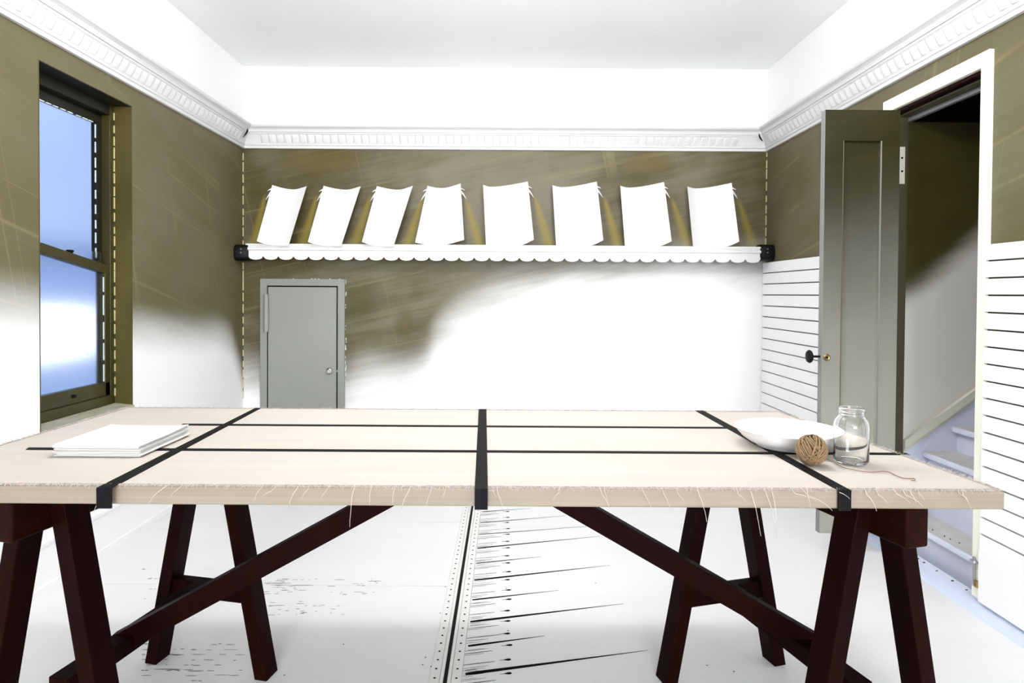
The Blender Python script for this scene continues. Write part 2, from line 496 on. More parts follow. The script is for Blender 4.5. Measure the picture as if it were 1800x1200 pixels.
dentils(c2, (XL + .14, YB, 0), (1, 0, 0), (0, -1, 0), 62)
dentils(c3, (XR, YB - .12, 0), (0, -1, 0), (-1, 0, 0), 56)
# black gaps at the two mitres
for px0, par in ((0, c2), (1, c2)):
    pts = ([(435.5, 226.5), (434.5, 231), (431.5, 236), (427, 242)], [(1334, 235), (1335.5, 241), (1338, 245), (1341.5, 249)])[px0]
    P = [PY(x, y, YB - .107 + .004 * i) for i, (x, y) in enumerate(pts)]
    MB().tube(P, .005, 6, lambda t: .25 + 1.2 * math.sin(math.pi * min(1, t * .9 + .1)) * .75).obj('mitre_gap', 'black', par, smooth=True)

# ---------------- corner beads (dashed cream strips in dark grooves)
def dashed(name, x, y, z0, z1, pitch, parent, ax, mdash='bead_cream', wd=.0055, dk='gap_brown'):
    mb = MB(); z = z0
    while z < z1:
        L = pitch * random.uniform(.55, .92)
        e = min(z + L, z1)
        mb.box(x - wd / 2, x + wd / 2, y - wd / 2, y + wd / 2, z, e)
        z += pitch * random.uniform(.92, 1.06)
    MB().box(x - wd * .3, x + wd * .3, y - wd * .3, y + wd * .3, z0, z1).obj(name + '_groove', dk, parent)
    return stuff(mb.obj(name, mdash, parent))
dashed('corner_bead', XL + .003, YB - .003, .45, 2.20, .078, wb, 0)
dashed('corner_bead', XR - .003, YB - .003, 1.0, 2.20, .078, wb, 0)

# ---------------- baseboards
bl = MB().box(XL, XL + .018, YF, YB, .0, .185); bl.box(XL, XL + .026, YF, YB, .185, .20); bl.box(XL, XL + .03, YF, YB, 0, .03)
struct(bl.obj('baseboard_left', 'white_paint'))
bb = MB().box(XL + .03, XR - .03, YB - .018, YB, 0, .185); bb.box(XL + .03, XR - .03, YB - .026, YB, .185, .20)
struct(bb.obj('baseboard_back', 'white_paint'))

# ================================================================== LEFT WINDOW
wn = sep('window_1', (XL - .1, (WY0 + WY1) / 2, WZ0))
def wbox(name, m, x0, x1, y0, y1, z0, z1, bevel=.003, parent=None):
    return MB().box(x0, x1, y0, y1, z0, z1).obj(name, m, parent or wn, bevel=bevel)
XG = XL - WT                                   # back of the reveal
# reveal linings
wbox('reveal', 'reveal_paint', XG, XL + .0008, WY1 - .003, WY1 + .002, WZ0, WZ1, 0)
wbox('reveal', 'reveal_paint', XG, XL + .0008, WY0 - .002, WY0 + .003, WZ0, WZ1, 0)
wbox('reveal_head', 'olive_dark', XG, XL - .001, WY0, WY1, WZ1 - .004, WZ1 + .002, 0)
# sill board
sl = MB().hexa([(XG, WY0, WZ0 - .02), (XL + .012, WY0, WZ0 - .02), (XL + .012, WY1, WZ0 - .02), (XG, WY1, WZ0 - .02),
                (XG, WY0, WZ0 + .022), (XL + .012, WY0, WZ0 + .004), (XL + .012, WY1, WZ0 + .004), (XG, WY1, WZ0 + .022)])
sl.obj('window_sill', 'sill_paint', wn, bevel=.003)
XFz = XL - .085                                # face of the fixed frame
JB = .035
fr = wbox('jamb', 'olive_gloss', XG, XFz, WY1 - JB, WY1 - .003, WZ0, WZ1, .002)
wbox('jamb', 'olive_gloss', XG, XFz, WY0 + .003, WY0 + JB, WZ0, WZ1, .002)
wbox('head', 'olive_dark', XG, XFz, WY0 + JB, WY1 - JB, WZ1 - .055, WZ1 - .004, .002)
wbox('bottom_rail', 'olive_gloss', XG, XFz + .006, WY0 + JB, WY1 - JB, WZ0 + .015, WZ0 + .06, .003)
dashed('reveal_bead', XFz + .003, WY1 - .007, WZ0 + .05, WZ1 - .03, .062, wn, 0, 'bead_cream', .0045)
# upper sash
sy0, sy1 = WY0 + JB, WY1 - JB
XU = XG + .035
ZM0, ZM1 = 1.418, 1.325                        # crooked meeting rail, near and far end
up = wbox('upper_sash', 'olive_dark', XG + .005, XU, sy0, sy1, WZ1 - .10, WZ1 - .055, .002)
wbox('stile', 'olive_dark', XG + .005, XU, sy1 - .038, sy1, 1.30, WZ1 - .10, .002, up)
wbox('stile', 'olive_dark', XG + .005, XU, sy0, sy0 + .038, 1.30, WZ1 - .10, .002, up)
wbox('pane', 'frosted_glass', XG + .012, XG + .017, sy0 + .03, sy1 - .03, 1.30, WZ1 - .09, 0, up)
dashed('glazing_bead', XU - .004, sy1 - .042, 1.36, WZ1 - .11, .075, up, 0, 'bead_white', .0045, 'olive_dark')
mb = MB(); y = sy0 + .04
while y < sy1 - .06:
    mb.box(XU - .008, XU - .002, y, y + .03, WZ1 - .105, WZ1 - .101); y += random.uniform(.04, .06)
stuff(mb.obj('glazing_fleck', 'bead_white', up))
# lower sash: proud of the upper one, its top rail slopes down to the far side
XS0, XS1 = XU + .002, XFz - .004
lw = MB().hexa([(XS0, sy0, ZM0 - .045), (XS1, sy0, ZM0 - .045), (XS1, sy1, ZM1 - .045), (XS0, sy1, ZM1 - .045),
                (XS0, sy0, ZM0), (XS1, sy0, ZM0), (XS1, sy1, ZM1), (XS0, sy1, ZM1)]).obj('lower_sash', 'olive_gloss', wn, bevel=.003)
lz0 = WZ0 + .06
wbox('stile', 'olive_gloss', XS0, XS1, sy1 - .035, sy1, lz0, ZM1 - .035, .003, lw)
wbox('stile', 'olive_gloss', XS0, XS1, sy0, sy0 + .035, lz0, ZM0 - .035, .003, lw)
wbox('sash_rail', 'olive_gloss', XS0, XS1, sy0, sy1, lz0, lz0 + .065, .003, lw)
wbox('pane', 'frosted_glass', XS0 + .008, XS0 + .013, sy0 + .03, sy1 - .03, lz0 + .06, ZM0 - .03, 0, lw)
dashed('glazing_bead', XS1 - .006, sy1 - .038, lz0 + .07, ZM1 - .05, .11, lw, 0, 'bead_white', .004, 'olive_dark')
# sash lock and the small black catch
ym = sy0 + (sy1 - sy0) * .52; zm = ZM0 + (ZM1 - ZM0) * .52
MB().lathe([(0, 0), (.012, 0), (.012, .006), (.016, .008), (.016, .013), (.011, .016), (0, .016)], (XS1 - .012, ym, zm - .002), 16).obj('sash_lock', 'black', lw, smooth=True)
MB().box(XS1 - .002, XS1 + .012, ym - .008, ym + .008, lz0 + .028, lz0 + .042).obj('sash_catch', 'black_metal', lw, bevel=.003)
# window added around the rear fill light: a plain white frame
w2 = MB()
w2.box(-1.2, 1.8, YF - .09, YF - .04, .5, .56).box(-1.2, 1.8, YF - .09, YF - .04, 2.54, 2.6).box(-1.2, -1.14, YF - .09, YF - .04, .56, 2.54).box(1.74, 1.8, YF - .09, YF - .04, .56, 2.54).box(.27, .33, YF - .09, YF - .04, .56, 2.54)
struct(w2.obj('fill_window', 'white_paint'))
# the yard outside: ground and a white wall added to make the pane's pale glow, with a blue grey base
struct(MB().box(-14, XL - WT - .05, -6, 22, -.25, -.15).obj('yard_ground', 'yard_blue'))
yw = thing('glow_wall', (-5.2, 6, -.15), 'white wall added outside to make the pale glow in the frosted window', 'wall')
MB().box(-5.5, -5.0, 2.0, 7.7, .42, 1.0).obj('glow_wall_top', 'yard_white', yw, bevel=.02)
MB().box(-5.48, -5.02, 2.0, 7.68, -.15, .42).obj('glow_wall_base', 'yard_blue', yw)
nh = thing('neighbour_house', (-9, 11, -.15), 'blue grey low building far behind the frosted window', 'building')
MB().box(-10, -8.0, -2, 18, -.15, 1.95).obj('wall', 'yard_house', nh)
MB().hexa([(-10.2, -2.2, 1.95), (-7.8, -2.2, 1.95), (-7.8, 18.2, 1.95), (-10.2, 18.2, 1.95), (-10.2, -2.2, 2.05), (-8.2, -2.2, 2.2), (-8.2, 18.2, 2.2), (-10.2, 18.2, 2.05)]).obj('roof', 'yard_blue', nh)

# ================================================================== HATCH IN THE BACK WALL
H = lambda px, py, d=0.0: PY(px, py, YB - d)
hx0, hx1 = H(457, 600, .02).x, H(605.5, 600, .02).x
hz1 = H(530, 490, .02).z; hz0 = .22
ht = tag(sep('door_1', ((hx0 + hx1) / 2, YB, hz0)))
fw = .048
q = MB(); q.box(hx0, hx0 + fw, YB - .02, YB, hz0, hz1); q.box(hx1 - fw, hx1, YB - .02, YB, hz0, hz1)
q.box(hx0 + fw, hx1 - fw, YB - .02, YB, hz1 - fw, hz1); q.box(hx0 + fw, hx1 - fw, YB - .02, YB, hz0, hz0 + fw)
q.obj('frame', 'hatch_frame_grey', ht, bevel=.0015)
MB().box(hx0 + fw, hx1 - fw, YB - .006, YB - .001, hz0 + fw, hz1 - fw).obj('rebate', 'black', ht)
gp = .009
lf = MB().box(hx0 + fw + gp, hx1 - fw - gp, YB - .022, YB - .006, hz0 + fw + gp, hz1 - fw - gp).obj('door_leaf', 'hatch_grey', ht, bevel=.002)
a, b_ = H(468, 583, .03), H(468, 517, .03)
MB().tube([a, b_], .0185, 14).obj('hinge_barrel', 'hatch_grey', ht, smooth=True)
k = H(578.5, 652, .03)
def lathe_y(mb, prof, c, n=24):
    rows = [[(c[0] + r * math.cos(2 * math.pi * j / n), c[1] - d, c[2] + r * math.sin(2 * math.pi * j / n)) for j in range(n)] for r, d in prof]
    return mb.grid(rows, True)
lk = lathe_y(MB(), [(.024, 0), (.024, .006), (.019, .014), (.014, .016), (.011, .011), (.006, .011), (.005, .016), (0, .016)], (k.x, YB - .022, k.z)).obj('lock', 'chrome', lf, smooth=True)
k2 = H(593, 652, .02)
MB().box(k2.x - .012, k2.x + .012, YB - .0215, YB - .01, k2.z - .006, k2.z + .006).obj('latch', 'hatch_grey', lf)
# chipped plaster flecks round the hatch frame
mb = MB()
for i in range(26):
    z = random.uniform(.55, hz1); x = hx1 + random.uniform(0, .006); s = random.uniform(.002, .006)
    mb.box(x - .001, x + s * .6, YB - .004, YB, z, z + s * random.uniform(1, 5))
for i in range(6):
    x = random.uniform(hx0 + .1, hx1); s = random.uniform(.002, .004)
    mb.box(x, x + s * 3, YB - .004, YB, hz1, hz1 + s)
stuff(mb.obj('plaster_chips', 'bead_white', wb))

# ================================================================== SHELF
YS = YB - .15
zt, zb0 = PY(889, 430.5, YS).z, PY(889, 450, YS).z
sx0, sx1 = PY(436, 445, YS).x, PY(1337, 445, YS).x
sh = thing('wall_shelf', (0, YB, zb0), 'long white shelf with a scalloped lower edge on the back wall', 'shelf')
MB().box(sx0 - .02, sx1 + .02, YS + .004, YB - .0005, zt - .03, zt).obj('shelf_board', 'shelf_white', sh, bevel=.004)
prof = [(0, 0), (-.012, -.001), (-.014, -.012), (-.008, -.02), (-.012, -.026), (-.02, -.03), (-.02, -.042), (-.006, -.05), (0, -.05)]
r0 = [(sx0, YS + .01 + p, zt + z) for p, z in prof]; r1 = [(sx1, YS + .01 + p, zt + z) for p, z in prof]
mb = MB().grid([r0, r1], True); n = len(prof); mb.f += [tuple(range(n)), tuple(range(2 * n - 1, n - 1, -1))]
mb.obj('moulding', 'shelf_white', sh, smooth=True)
NS = 34; pw = (sx1 - sx0) / NS
vt = zt - .045; vmid = PY(889, 452.5, YS).z; vlow = PY(889, 459, YS).z
poly = [(sx0, vt), (sx1, vt)]
for i in range(NS - 1, -1, -1):
    for j in range(9):
        t = j / 8
        if j == 8 and i > 0: continue
        poly.append((sx0 + (i + 1 - t) * pw, vmid - (vmid - vlow) * math.sqrt(max(0, 1 - (2 * t - 1) ** 2)) if 0 < j < 8 else vmid))
mb = MB(); n = len(poly)
top = [(x, vt) for x, z in poly]
F_ = [Vector((x, YS, z)) for x, z in poly[2:]]; T_ = [Vector((x, YS, vt)) for x, z in poly[2:]]
back = [v + Vector((0, .012, 0)) for v in F_]; tb = [v + Vector((0, .012, 0)) for v in T_]
mb.grid([T_, F_, back, tb])
mb.obj('scalloped_valance', 'shelf_white', sh)
for s, px, wx in ((-1, 424, XL), (1, 1346, XR)):
    c = PY(px, 443.5, YS)
    mb = MB(); xo, xi = (wx + .0 , sx0 + .004) if s < 0 else (wx, sx1 - .004)
    cc = []
    for j in range(20):
        a_ = 2 * math.pi * j / 20
        cc.append((abs(math.cos(a_)) ** .5 * math.copysign(.055, math.cos(a_)), abs(math.sin(a_)) ** .5 * math.copysign(.056, math.sin(a_))))
    rows = []
    for x, k_ in ((xo, .85), (xo - s * .008, 1.0), (xi - (-s) * 0 + s * .01, 1.0), (xi, .86)):
        rows.append([(x, YS + .045 + p * k_, c.z + z * k_) for p, z in cc])
    mb.grid(rows, True); nn = 20; mb.f += [tuple(range(nn)), tuple(range(4 * nn - 1, 3 * nn - 1, -1))]
    br = mb.obj('end_bracket', 'black_metal', sh, smooth=True)
    xm = (xo + xi) / 2
    for dz in (.022, -.002):
        lathe_y(MB(), [(.0045, 0), (.0045, .003), (0, .003)], (xm - s * .003, YS + .045 - .055, c.z + dz), 10).obj('screw', 'steel', br)

# ================================================================== CURVED CARDS ON THE SHELF
c3_ = lambda x, y: (400 + x / 3.6, 200 + y / 3.6)
c4_ = lambda x, y: (850 + x / 3.53, 200 + y / 3.53)
cards = [
    (c3_, (283, 450), (415, 478), (500, 458), (185, 806), (290, 832), (385, 835), 'L'),
    (c3_, (608, 455), (750, 480), (842, 458), (508, 810), (615, 835), (718, 838), 'L'),
    (c3_, (945, 457), (1080, 480), (1172, 455), (850, 810), (950, 836), (1050, 838), 'L'),
    (c3_, (1265, 455), (1355, 470), (1475, 440), (1187, 814), (1330, 833), (1497, 797), 'B'),
    (c4_, (-3, 440), (50, 453), (275, 420), (15, 814), (220, 816), (312, 780), 'R'),
    (c4_, (427, 442), (490, 455), (703, 420), (450, 815), (655, 818), (743, 783), 'R'),
    (c4_, (848, 445), (905, 458), (1120, 423), (877, 818), (1080, 822), (1167, 790), 'R'),
    (c4_, (1265, 450), (1320, 463), (1540, 428), (1300, 822), (1500, 824), (1587, 792), 'R'),
]
ordn = ['leftmost of the eight white curved cards on the shelf', 'second curved white card from the left on the shelf',
        'third curved white card from the left on the shelf', 'fourth white card from the left, folded with tabs at both sides',
        'fifth white curved card from the left, just right of the middle', 'third curved white card from the right on the shelf',
        'second curved white card from the right on the shelf', 'rightmost of the eight white curved cards on the shelf']
def curve3(a, m, b, n):
    """y through three points, x even"""
    (x0, y0), (x1, y1), (x2, y2) = a, m, b
    out = []
    for i in range(n + 1):
        x = x0 + (x2 - x0) * i / n
        # quadratic hermite pieces through m with a common slope
        sl = (y2 - y0) / (x2 - x0) * .35
        if x <= x1:
            t = (x - x0) / (x1 - x0); h = x1 - x0
            s0 = (y1 - y0) / h * 1.6 ; y = (2*t**3-3*t**2+1)*y0 + (t**3-2*t**2+t)*h*s0 + (-2*t**3+3*t**2)*y1 + (t**3-t**2)*h*sl
        else:
            t = (x - x1) / (x2 - x1); h = x2 - x1
            s1 = (y2 - y1) / h * 1.3; y = (2*t**3-3*t**2+1)*y1 + (t**3-2*t**2+t)*h*sl + (-2*t**3+3*t**2)*y2 + (t**3-t**2)*h*s1
        out.append((x, y))
    return out
for ci, (tf, TL, TM, TR, BL, BM, BR, side) in enumerate(cards):
    top = [tf(*p) for p in curve3(TL, TM, TR, 14)]
    bot = [tf(*p) for p in curve3(BL, BM, BR, 14)]
    def depth(u, v):
        if side == 'L': curl = .03 + .085 * abs((u - .6) / .6) ** 1.7
        elif side == 'R': curl = .07 * max(0, (.25 - u) / .25) ** 1.5 + .12 * max(0, (u - .2) / .8) ** 1.3
        else: curl = .10 * abs((u - .42) / .58) ** 1.4
        return (YS + .035 if side != 'L' else YS + .004) + .085 * v - curl * (.55 + .2 * v)
    rows, rows2 = [], []
    for j in range(9):
        v = j / 8; r = []; r2 = []
        for i in range(15):
            u = i / 14
            px = bot[i][0] * (1 - v) + top[i][0] * v; py = bot[i][1] * (1 - v) + top[i][1] * v
            r.append(PY(px, py, depth(u, v)))
            r2.append(r[-1] + Vector((0, .004, 0)))
        rows.append(r); rows2.append(r2)
    base = rows[0][7]
    ct = thing('curved_card', (base.x, base.y, base.z), ordn[ci], 'card', 'white curved cards on the shelf')
    mb = MB().grid(rows); nb = len(mb.v); mb.grid(rows2)
    rim = [0 * 15 + i for i in range(15)] + [j * 15 + 14 for j in range(1, 9)] + [8 * 15 + i for i in range(13, -1, -1)] + [j * 15 for j in range(7, 0, -1)]
    for i in range(len(rim)):
        p, q_ = rim[i], rim[(i + 1) % len(rim)]
        mb.f.append((p, q_, nb + q_, nb + p))
    mb.obj('sheet', 'card_paper', ct, smooth=True)
    # curled tabs of the easel strip behind
    for sd in ('L', 'R'):
        if side not in (sd, 'B'): continue
        e = top[0] if sd == 'L' else top[-1]; s = -1 if sd == 'L' else 1
        ex = e[0] - (2 if sd == 'L' else -1); ey = e[1] + (7 if sd == 'L' else 9)
        tabs = MB()
        for (l1, drop, wd) in ((9.5, 17, 3.6), (6.5, 4.5, 2.0)):
            P0 = []
            for i in range(7):
                t = i / 6
                x = ex - s * 5 + s * (5 + l1) * t; y0 = ey - (1.5 if wd < 3 else -2) + drop * t ** 1.8
                hw = wd * (1 - t) ** .7 + .25
                P0.append((PY(x, y0 - hw * .5, YB - .03 - .03 * t), PY(x - s * hw * .5, y0 + hw, YB - .03 - .03 * t)))
            f0 = [[p for p, q_ in P0], [q_ for p, q_ in P0]]
            b0 = [[p + Vector((0, .003, 0)) for p in r] for r in f0]
            tabs.grid([f0[0], f0[1], b0[1], b0[0], f0[0]])
        tabs.obj('curled_tab', 'card_paper', ct, smooth=True)

# ================================================================== RIGHT WALL BOARDS
def boards(y0, y1, ztop, pitch, parent, zbot):
    gapv = .0065
    MB().box(XR - .006, XR - .001, y0, y1, zbot, ztop - .01).obj('board_backing', 'gap_brown', parent)
    me = MB().box(XR - .022, XR - .006, y0, y1, -pitch + gapv, 0).mesh('board', bevel=.0015, seg=1)
    me.materials.append(MATS['board_white'])
    z = ztop
    while z - pitch > zbot - .02:
        o = link('board', me, None, parent); o.location = (0, 0, z); z -= pitch
    return z
zA = PXp(1345, 462, XR - .01).z
boards(DY1 + .035, YB - .004, zA, .0757, wr, .22)
zB = PXp(1737, 430, XR - .01).z
boards(YF + .1, DY0 - .042, zB, .0645, wr, .24)
# baseboards with the pale blue strip along the floor
q = MB()
q.box(XR - .024, XR, DY1 + .035, YB, .045, .225); q.box(XR - .024, XR, YF, DY0 - .042, .045, .245)
struct(q.obj('baseboard_right', 'board_white'))
q = MB(); q.hexa([(XR - .05, YF, 0), (XR + .02, YF, 0), (XR + .02, YB, 0), (XR - .05, YB, 0), (XR - .044, YF, .012), (XR + .02, YF, .046), (XR + .02, YB, .046), (XR - .044, YB, .012)])
st = struct(q.obj('trim_7', 'strip_blue'))
mb = MB()
y = 1.9
while y < 3.1:
    mb.box(XR - .006, XR + .003, y, y + random.uniform(.002, .006), .0445, .047); y += random.uniform(.03, .1)
stuff(mb.obj('nail_heads', 'flat_black', st))

# ================================================================== DOORWAY, STAIR AND DOOR
dw = sep('door_2', (XR, (DY0 + DY1) / 2, 0))
CY0, CY1, CZ = PXp(1741, 85, XR - .015).y, PXp(1553, 180, XR - .015).y, PXp(1741, 85, XR - .015).z
MB().box(XR - .018, XR + .01, CY0, DY0, .05, CZ).obj('casing', 'casing_cream', dw, bevel=.003)
MB().box(XR - .018, XR + .01, DY0, CY1, DZ, CZ).obj('casing', 'casing_cream', dw, bevel=.003)
MB().box(XR - .018, XR + .01, DY1, CY1, .05, DZ).obj('casing', 'casing_cream', dw, bevel=.003)
XO = XR + RT
# head of the opening: maroon board, dark rebate, olive board and a grey track
MB().box(XR + .01, XR + .035, DY0, DY1, DZ - .006, DZ + .0).obj('head_board', 'maroon', dw)
MB().box(XR + .035, XR + .045, DY0, DY1, DZ - .012, DZ).obj('head_rebate', 'black', dw)
MB().box(XR + .045, XO + .02, DY0, DY1, DZ - .020, DZ).obj('head_lining', 'jamb_olive', dw)
MB().box(XO + .0, XO + .022, DY0, DY1, DZ - .042, DZ - .02).obj('track', 'track_grey', dw, bevel=.003)
MB().box(XR + .01, XO, DY1 - .008, DY1, .16, DZ).obj('jamb', 'jamb_olive', dw)
MB().box(XR + .01, XO, DY0, DY0 + .008, .16, DZ).obj('jamb', 'casing_cream', dw)
hp0, hp1 = PY(1580.5, 258, DY1 - .012), PY(1590, 323, DY1 - .012)
hpl = MB().box(hp0.x, hp1.x, DY1 - .013, DY1 - .008, hp1.z, hp0.z).obj('hinge_plate', 'moulding_cream', dw)
for py in (277.5, 301):
    c = PY(1585.5, py, DY1 - .013)
    lathe_y(MB(), [(.005, 0), (.005, .002), (0, .002)], (c.x, DY1 - .013, c.z), 10).obj('screw', 'black', hpl)
# bolt at the foot of the casing
bt = PXp(1718, 1003, XR - .02)
bo = MB().tube([(XR - .025, CY0 + .02, bt.z - .06), (XR - .027, CY0 + .02, bt.z + .05)], .0048, 10).obj('floor_bolt', 'track_grey', dw, smooth=True)
MB().box(XR - .036, XR - .018, CY0 + .008, CY0 + .032, bt.z + .028, bt.z + .038).obj('bolt_guide', 'steel', bo, bevel=.002)
MB().box(XR - .030, XR - .017, CY0 + .0, CY0 + .012, bt.z - .062, bt.z - .036).obj('bolt_keep', 'brass_orange', bo, bevel=.002)

# the door leaf stands open, square to the wall
YD = 2.895
lx0, lx1 = PY(1447, 500, YD).x, PY(1578, 500, YD).x
lz1, lz_0 = PY(1500, 193, YD).z, PY(1470, 937, YD).z
dr = thing('stair_door', (lx1, YD + .018, lz_0), 'narrow olive and grey stair door standing open with one long panel', 'door')
px0, px1 = PY(1479, 500, YD).x, PY(1546, 500, YD).x; pz1, pz0 = PY(1500, 247, YD).z, lz_0 + .17
q = MB()
for (x0, x1, z0, z1) in ((lx0, px0, lz_0, lz1), (px1, lx1, lz_0, lz1), (px0, px1, pz1, lz1), (px0, px1, lz_0, pz0)):
    q.box(x0, x1, YD, YD + .036, z0, z1)
q.obj('door_frame', 'shaded_door', dr)
MB().box(px0, px1, YD + .014, YD + .03, pz0, pz1).obj('panel', 'shaded_door', dr)
q = MB()
q.prism([(px0, YD, pz0), (px0 + .006, YD + .012, pz0 + .006), (px0 + .006, YD + .012, pz1 - .006), (px0, YD, pz1)], (0, .001, 0))
q.prism([(px1, YD, pz0), (px1 - .006, YD + .012, pz0 + .006), (px1 - .006, YD + .012, pz1 - .006), (px1, YD, pz1)], (0, .001, 0))
q.prism([(px0, YD, pz1), (px0 + .006, YD + .012, pz1 - .006), (px1 - .006, YD + .012, pz1 - .006), (px1, YD, pz1)], (0, .001, 0))
q.obj('panel_moulding', 'shaded_door', dr)
MB().box(px0 - .001, px0 + .0025, YD - .003, YD + .012, pz0, pz1).obj('panel_bead', 'door_bead', dr, bevel=.001, seg=1)
MB().box(px1 - .0025, px1 + .001, YD - .003, YD + .012, pz0, pz1).obj('panel_bead', 'door_edge_grey', dr, bevel=.001, seg=1)
MB().box(lx0 - .002, lx0, YD + .001, YD + .035, lz_0, lz1 - .001).obj('latch_edge', 'door_edge_grey', dr)
kz = PY(1430, 627, YD).z
kb = MB().tube([(lx0 - .05, YD + .018, kz), (lx0 - .036, YD + .018, kz), (lx0 + .004, YD + .018, kz)], .0055, 10).obj('knob_stem', 'black_metal', dr, smooth=True)
xk = PY(1426, 627, YD).x
rows = []
for r, x in ((.0, -.012), (.016, -.011), (.027, -.007), (.031, 0), (.028, .006), (.016, .010), (.006, .012)):
    rows.append([(xk + x, YD + .018 + r * math.cos(2 * math.pi * j / 20), kz + r * math.sin(2 * math.pi * j / 20)) for j in range(20)])
MB().grid(rows, True).obj('knob', 'black_metal', kb, smooth=True)
kc = PY(1453, 628, YD)
ro = lathe_y(MB(), [(.016, 0), (.016, .004), (.012, .008), (.009, .006), (0, .006)], (kc.x, YD, kc.z), 20).obj('keyhole_plate', 'brass', dr, smooth=True)
lathe_y(MB(), [(.005, 0), (.005, .001), (0, .001)], (kc.x, YD - .0061, kc.z), 10).obj('keyhole', 'black', ro)

# stairwell: walls, stair, moulding on the wall
SY0, SY1 = DY0 - .35, DY1 + .015
TY0, TY1 = SY0 + .002, SY1 - .007
struct(MB().box(XO, 4.4, SY1, SY1 + .08, 0, 2.035).obj('wall_stair', 'shaded_stair_wall'))
struct(MB().box(XO, 4.4, SY1 + .02, SY1 + .1, 2.035, ZC).obj('stair_void_sheet', 'black'))  # black stands in for the unlit stairwell void above
struct(MB().box(XO, 4.4, SY0 - .08, SY0, 0, ZC).obj('wall_stair_near', 'white_paint'))
struct(MB().box(4.4, 4.48, SY0 - .08, SY1 + .1, 0, ZC).obj('wall_stair_end', 'jamb_olive'))
ss = thing('staircase', (XO, (SY0 + SY1) / 2, 0), 'white stair seen through the doorway, tinted pale blue for cool sky light', 'staircase')
steps = [(1.875, .155), (2.01, .4535)]
for i in range(8): steps.append((2.15 + .14 * i, .575 + .122 * i))
for i, (nx, z) in enumerate(steps):
    nxt = steps[i + 1][0] + .035 if i + 1 < len(steps) else nx + .2
    zprev = steps[i - 1][1] if i else 0.0
    rx = nx + .03
    MB().box(rx, rx + .02, TY0, TY1, zprev, z - .02).obj('riser', 'stair_white', ss)
    MB().box(nx + .012, nxt + .01, TY0, TY1, z - .022, z).obj('tread', 'tread_grey', ss)
    MB().box(nx, nx + .014, TY0, TY1, z - .026, z + .0005).obj('nosing', 'stair_white', ss, bevel=.006, seg=3)
mb = MB()
for px, py in ((1640, 931), (1661, 942), (1671, 947), (1687, 954)):
    c = PXp(px, py, 1.8755); mb.box(1.873, 1.8755, c.y - .002, c.y + .002, c.z - .002, c.z + .002)
stuff(mb.obj('nail_heads', 'flat_black', ss))
# wall string below the moulding and the moulding itself
sl0, sl1 = PY(1583, 775, SY1 - .001), PY(1713, 681, SY1 - .001)
dv = (sl1 - sl0).normalized(); A = sl0 + dv * .012; B = sl0 + dv * 2.0
MB().prism([A - Vector((0, 0, .045)), B - Vector((0, 0, .045)), B - Vector((0, 0, .9)), A - Vector((0, 0, .45))], (0, -.006, 0)).obj('wall_string', 'stair_white', ss)
MB().prism([A, B, B - Vector((0, 0, .042)), A - Vector((0, 0, .042))], (0, -.02, 0)).obj('string_moulding', 'moulding_cream', ss)
MB().prism([A - Vector((0, 0, .042)), B - Vector((0, 0, .042)), B - Vector((0, 0, .06)), A - Vector((0, 0, .06))], (0, -.012, 0)).obj('string_moulding', 'moulding_cream', ss)

# ================================================================== FLOOR TRACK, NAIL SHADOW STROKES, SCUFFS
tr = thing('floor_track', (TRX, 2, 0), 'perforated metal track with a black slot set in the white floor', 'track')
for s in (-1, 1):
    x = lambda v: TRX + s * v
    def sb(a_, b2, z0, z1, nm, m, bev=.001):
        return MB().box(min(x(a_), x(b2)), max(x(a_), x(b2)), YF + .05, YB - .03, z0, z1).obj(nm, m, tr, bevel=bev, seg=1)
    flg = sb(.018, .050, -.011, .004, 'flange', 'track_white')
    sb(.0065, .0172, -.011, .006, 'lip', 'track_white')
    mb = MB(); y = 1.2
    while y < 4.35:
        cx = x(.034)
        ring = [(cx + .004 * math.cos(j * math.pi / 4), y + .004 * math.sin(j * math.pi / 4), .0042) for j in range(8)]
        mb.prism(ring, (0, 0, .0004)); y += .0485
    stuff(mb.obj('screw_holes', 'flat_black', flg))
MB().box(TRX - .0065, TRX + .0065, YF + .05, YB - .03, -.011, -.002).obj('slot', 'black', tr)

def stroke_mesh(p0, p1, w0, w1, zz=.0006, prof=None):
    p0, p1 = Vector((p0.x, p0.y, 0)), Vector((p1.x, p1.y, 0))
    d = p1 - p0; n = Vector((-d.y, d.x, 0)).normalized()
    prof = prof or [(0, .75), (.06, 1), (.3, .85), (.6, .5), (.85, .22), (1, .05)]
    a_, b2 = [], []
    for t, k in prof:
        c = p0 + d * t; a_.append(c + n * w0 * k); b2.append(c - n * w0 * k)
    return a_ + list(reversed(b2)), zz
k4 = lambda x, y: PZ(760 + x / 3.75, 880 + y / 3.75, 0)
S0 = [(325, 72), (315, 145), (305, 222), (297, 312), (287, 412), (277, 523), (263, 653), (250, 797), (235, 957), (218, 1142)]
S1 = [(650, 50), (880, 98), (1060, 165), (1110, 233), (720, 368), (1170, 425), (830, 590), (1260, 678), (740, 890), (1420, 985)]
W0 = [.0035, .0035, .003, .005, .0038, .006, .0045, .006, .005, .0065]
mbs = MB(); drops = MB()
for i, (p, q_) in enumerate(zip(S0, S1)):
    poly, zz = stroke_mesh(k4(*p), k4(*q_), W0[i] * 1.15, 0)
    o = MB().prism([v + Vector((0, 0, .0001)) for v in poly], (0, 0, .0006)).obj('nail_shadow_stroke', 'flat_black', fl)  # nails with their long shadows, painted flat as black strokes
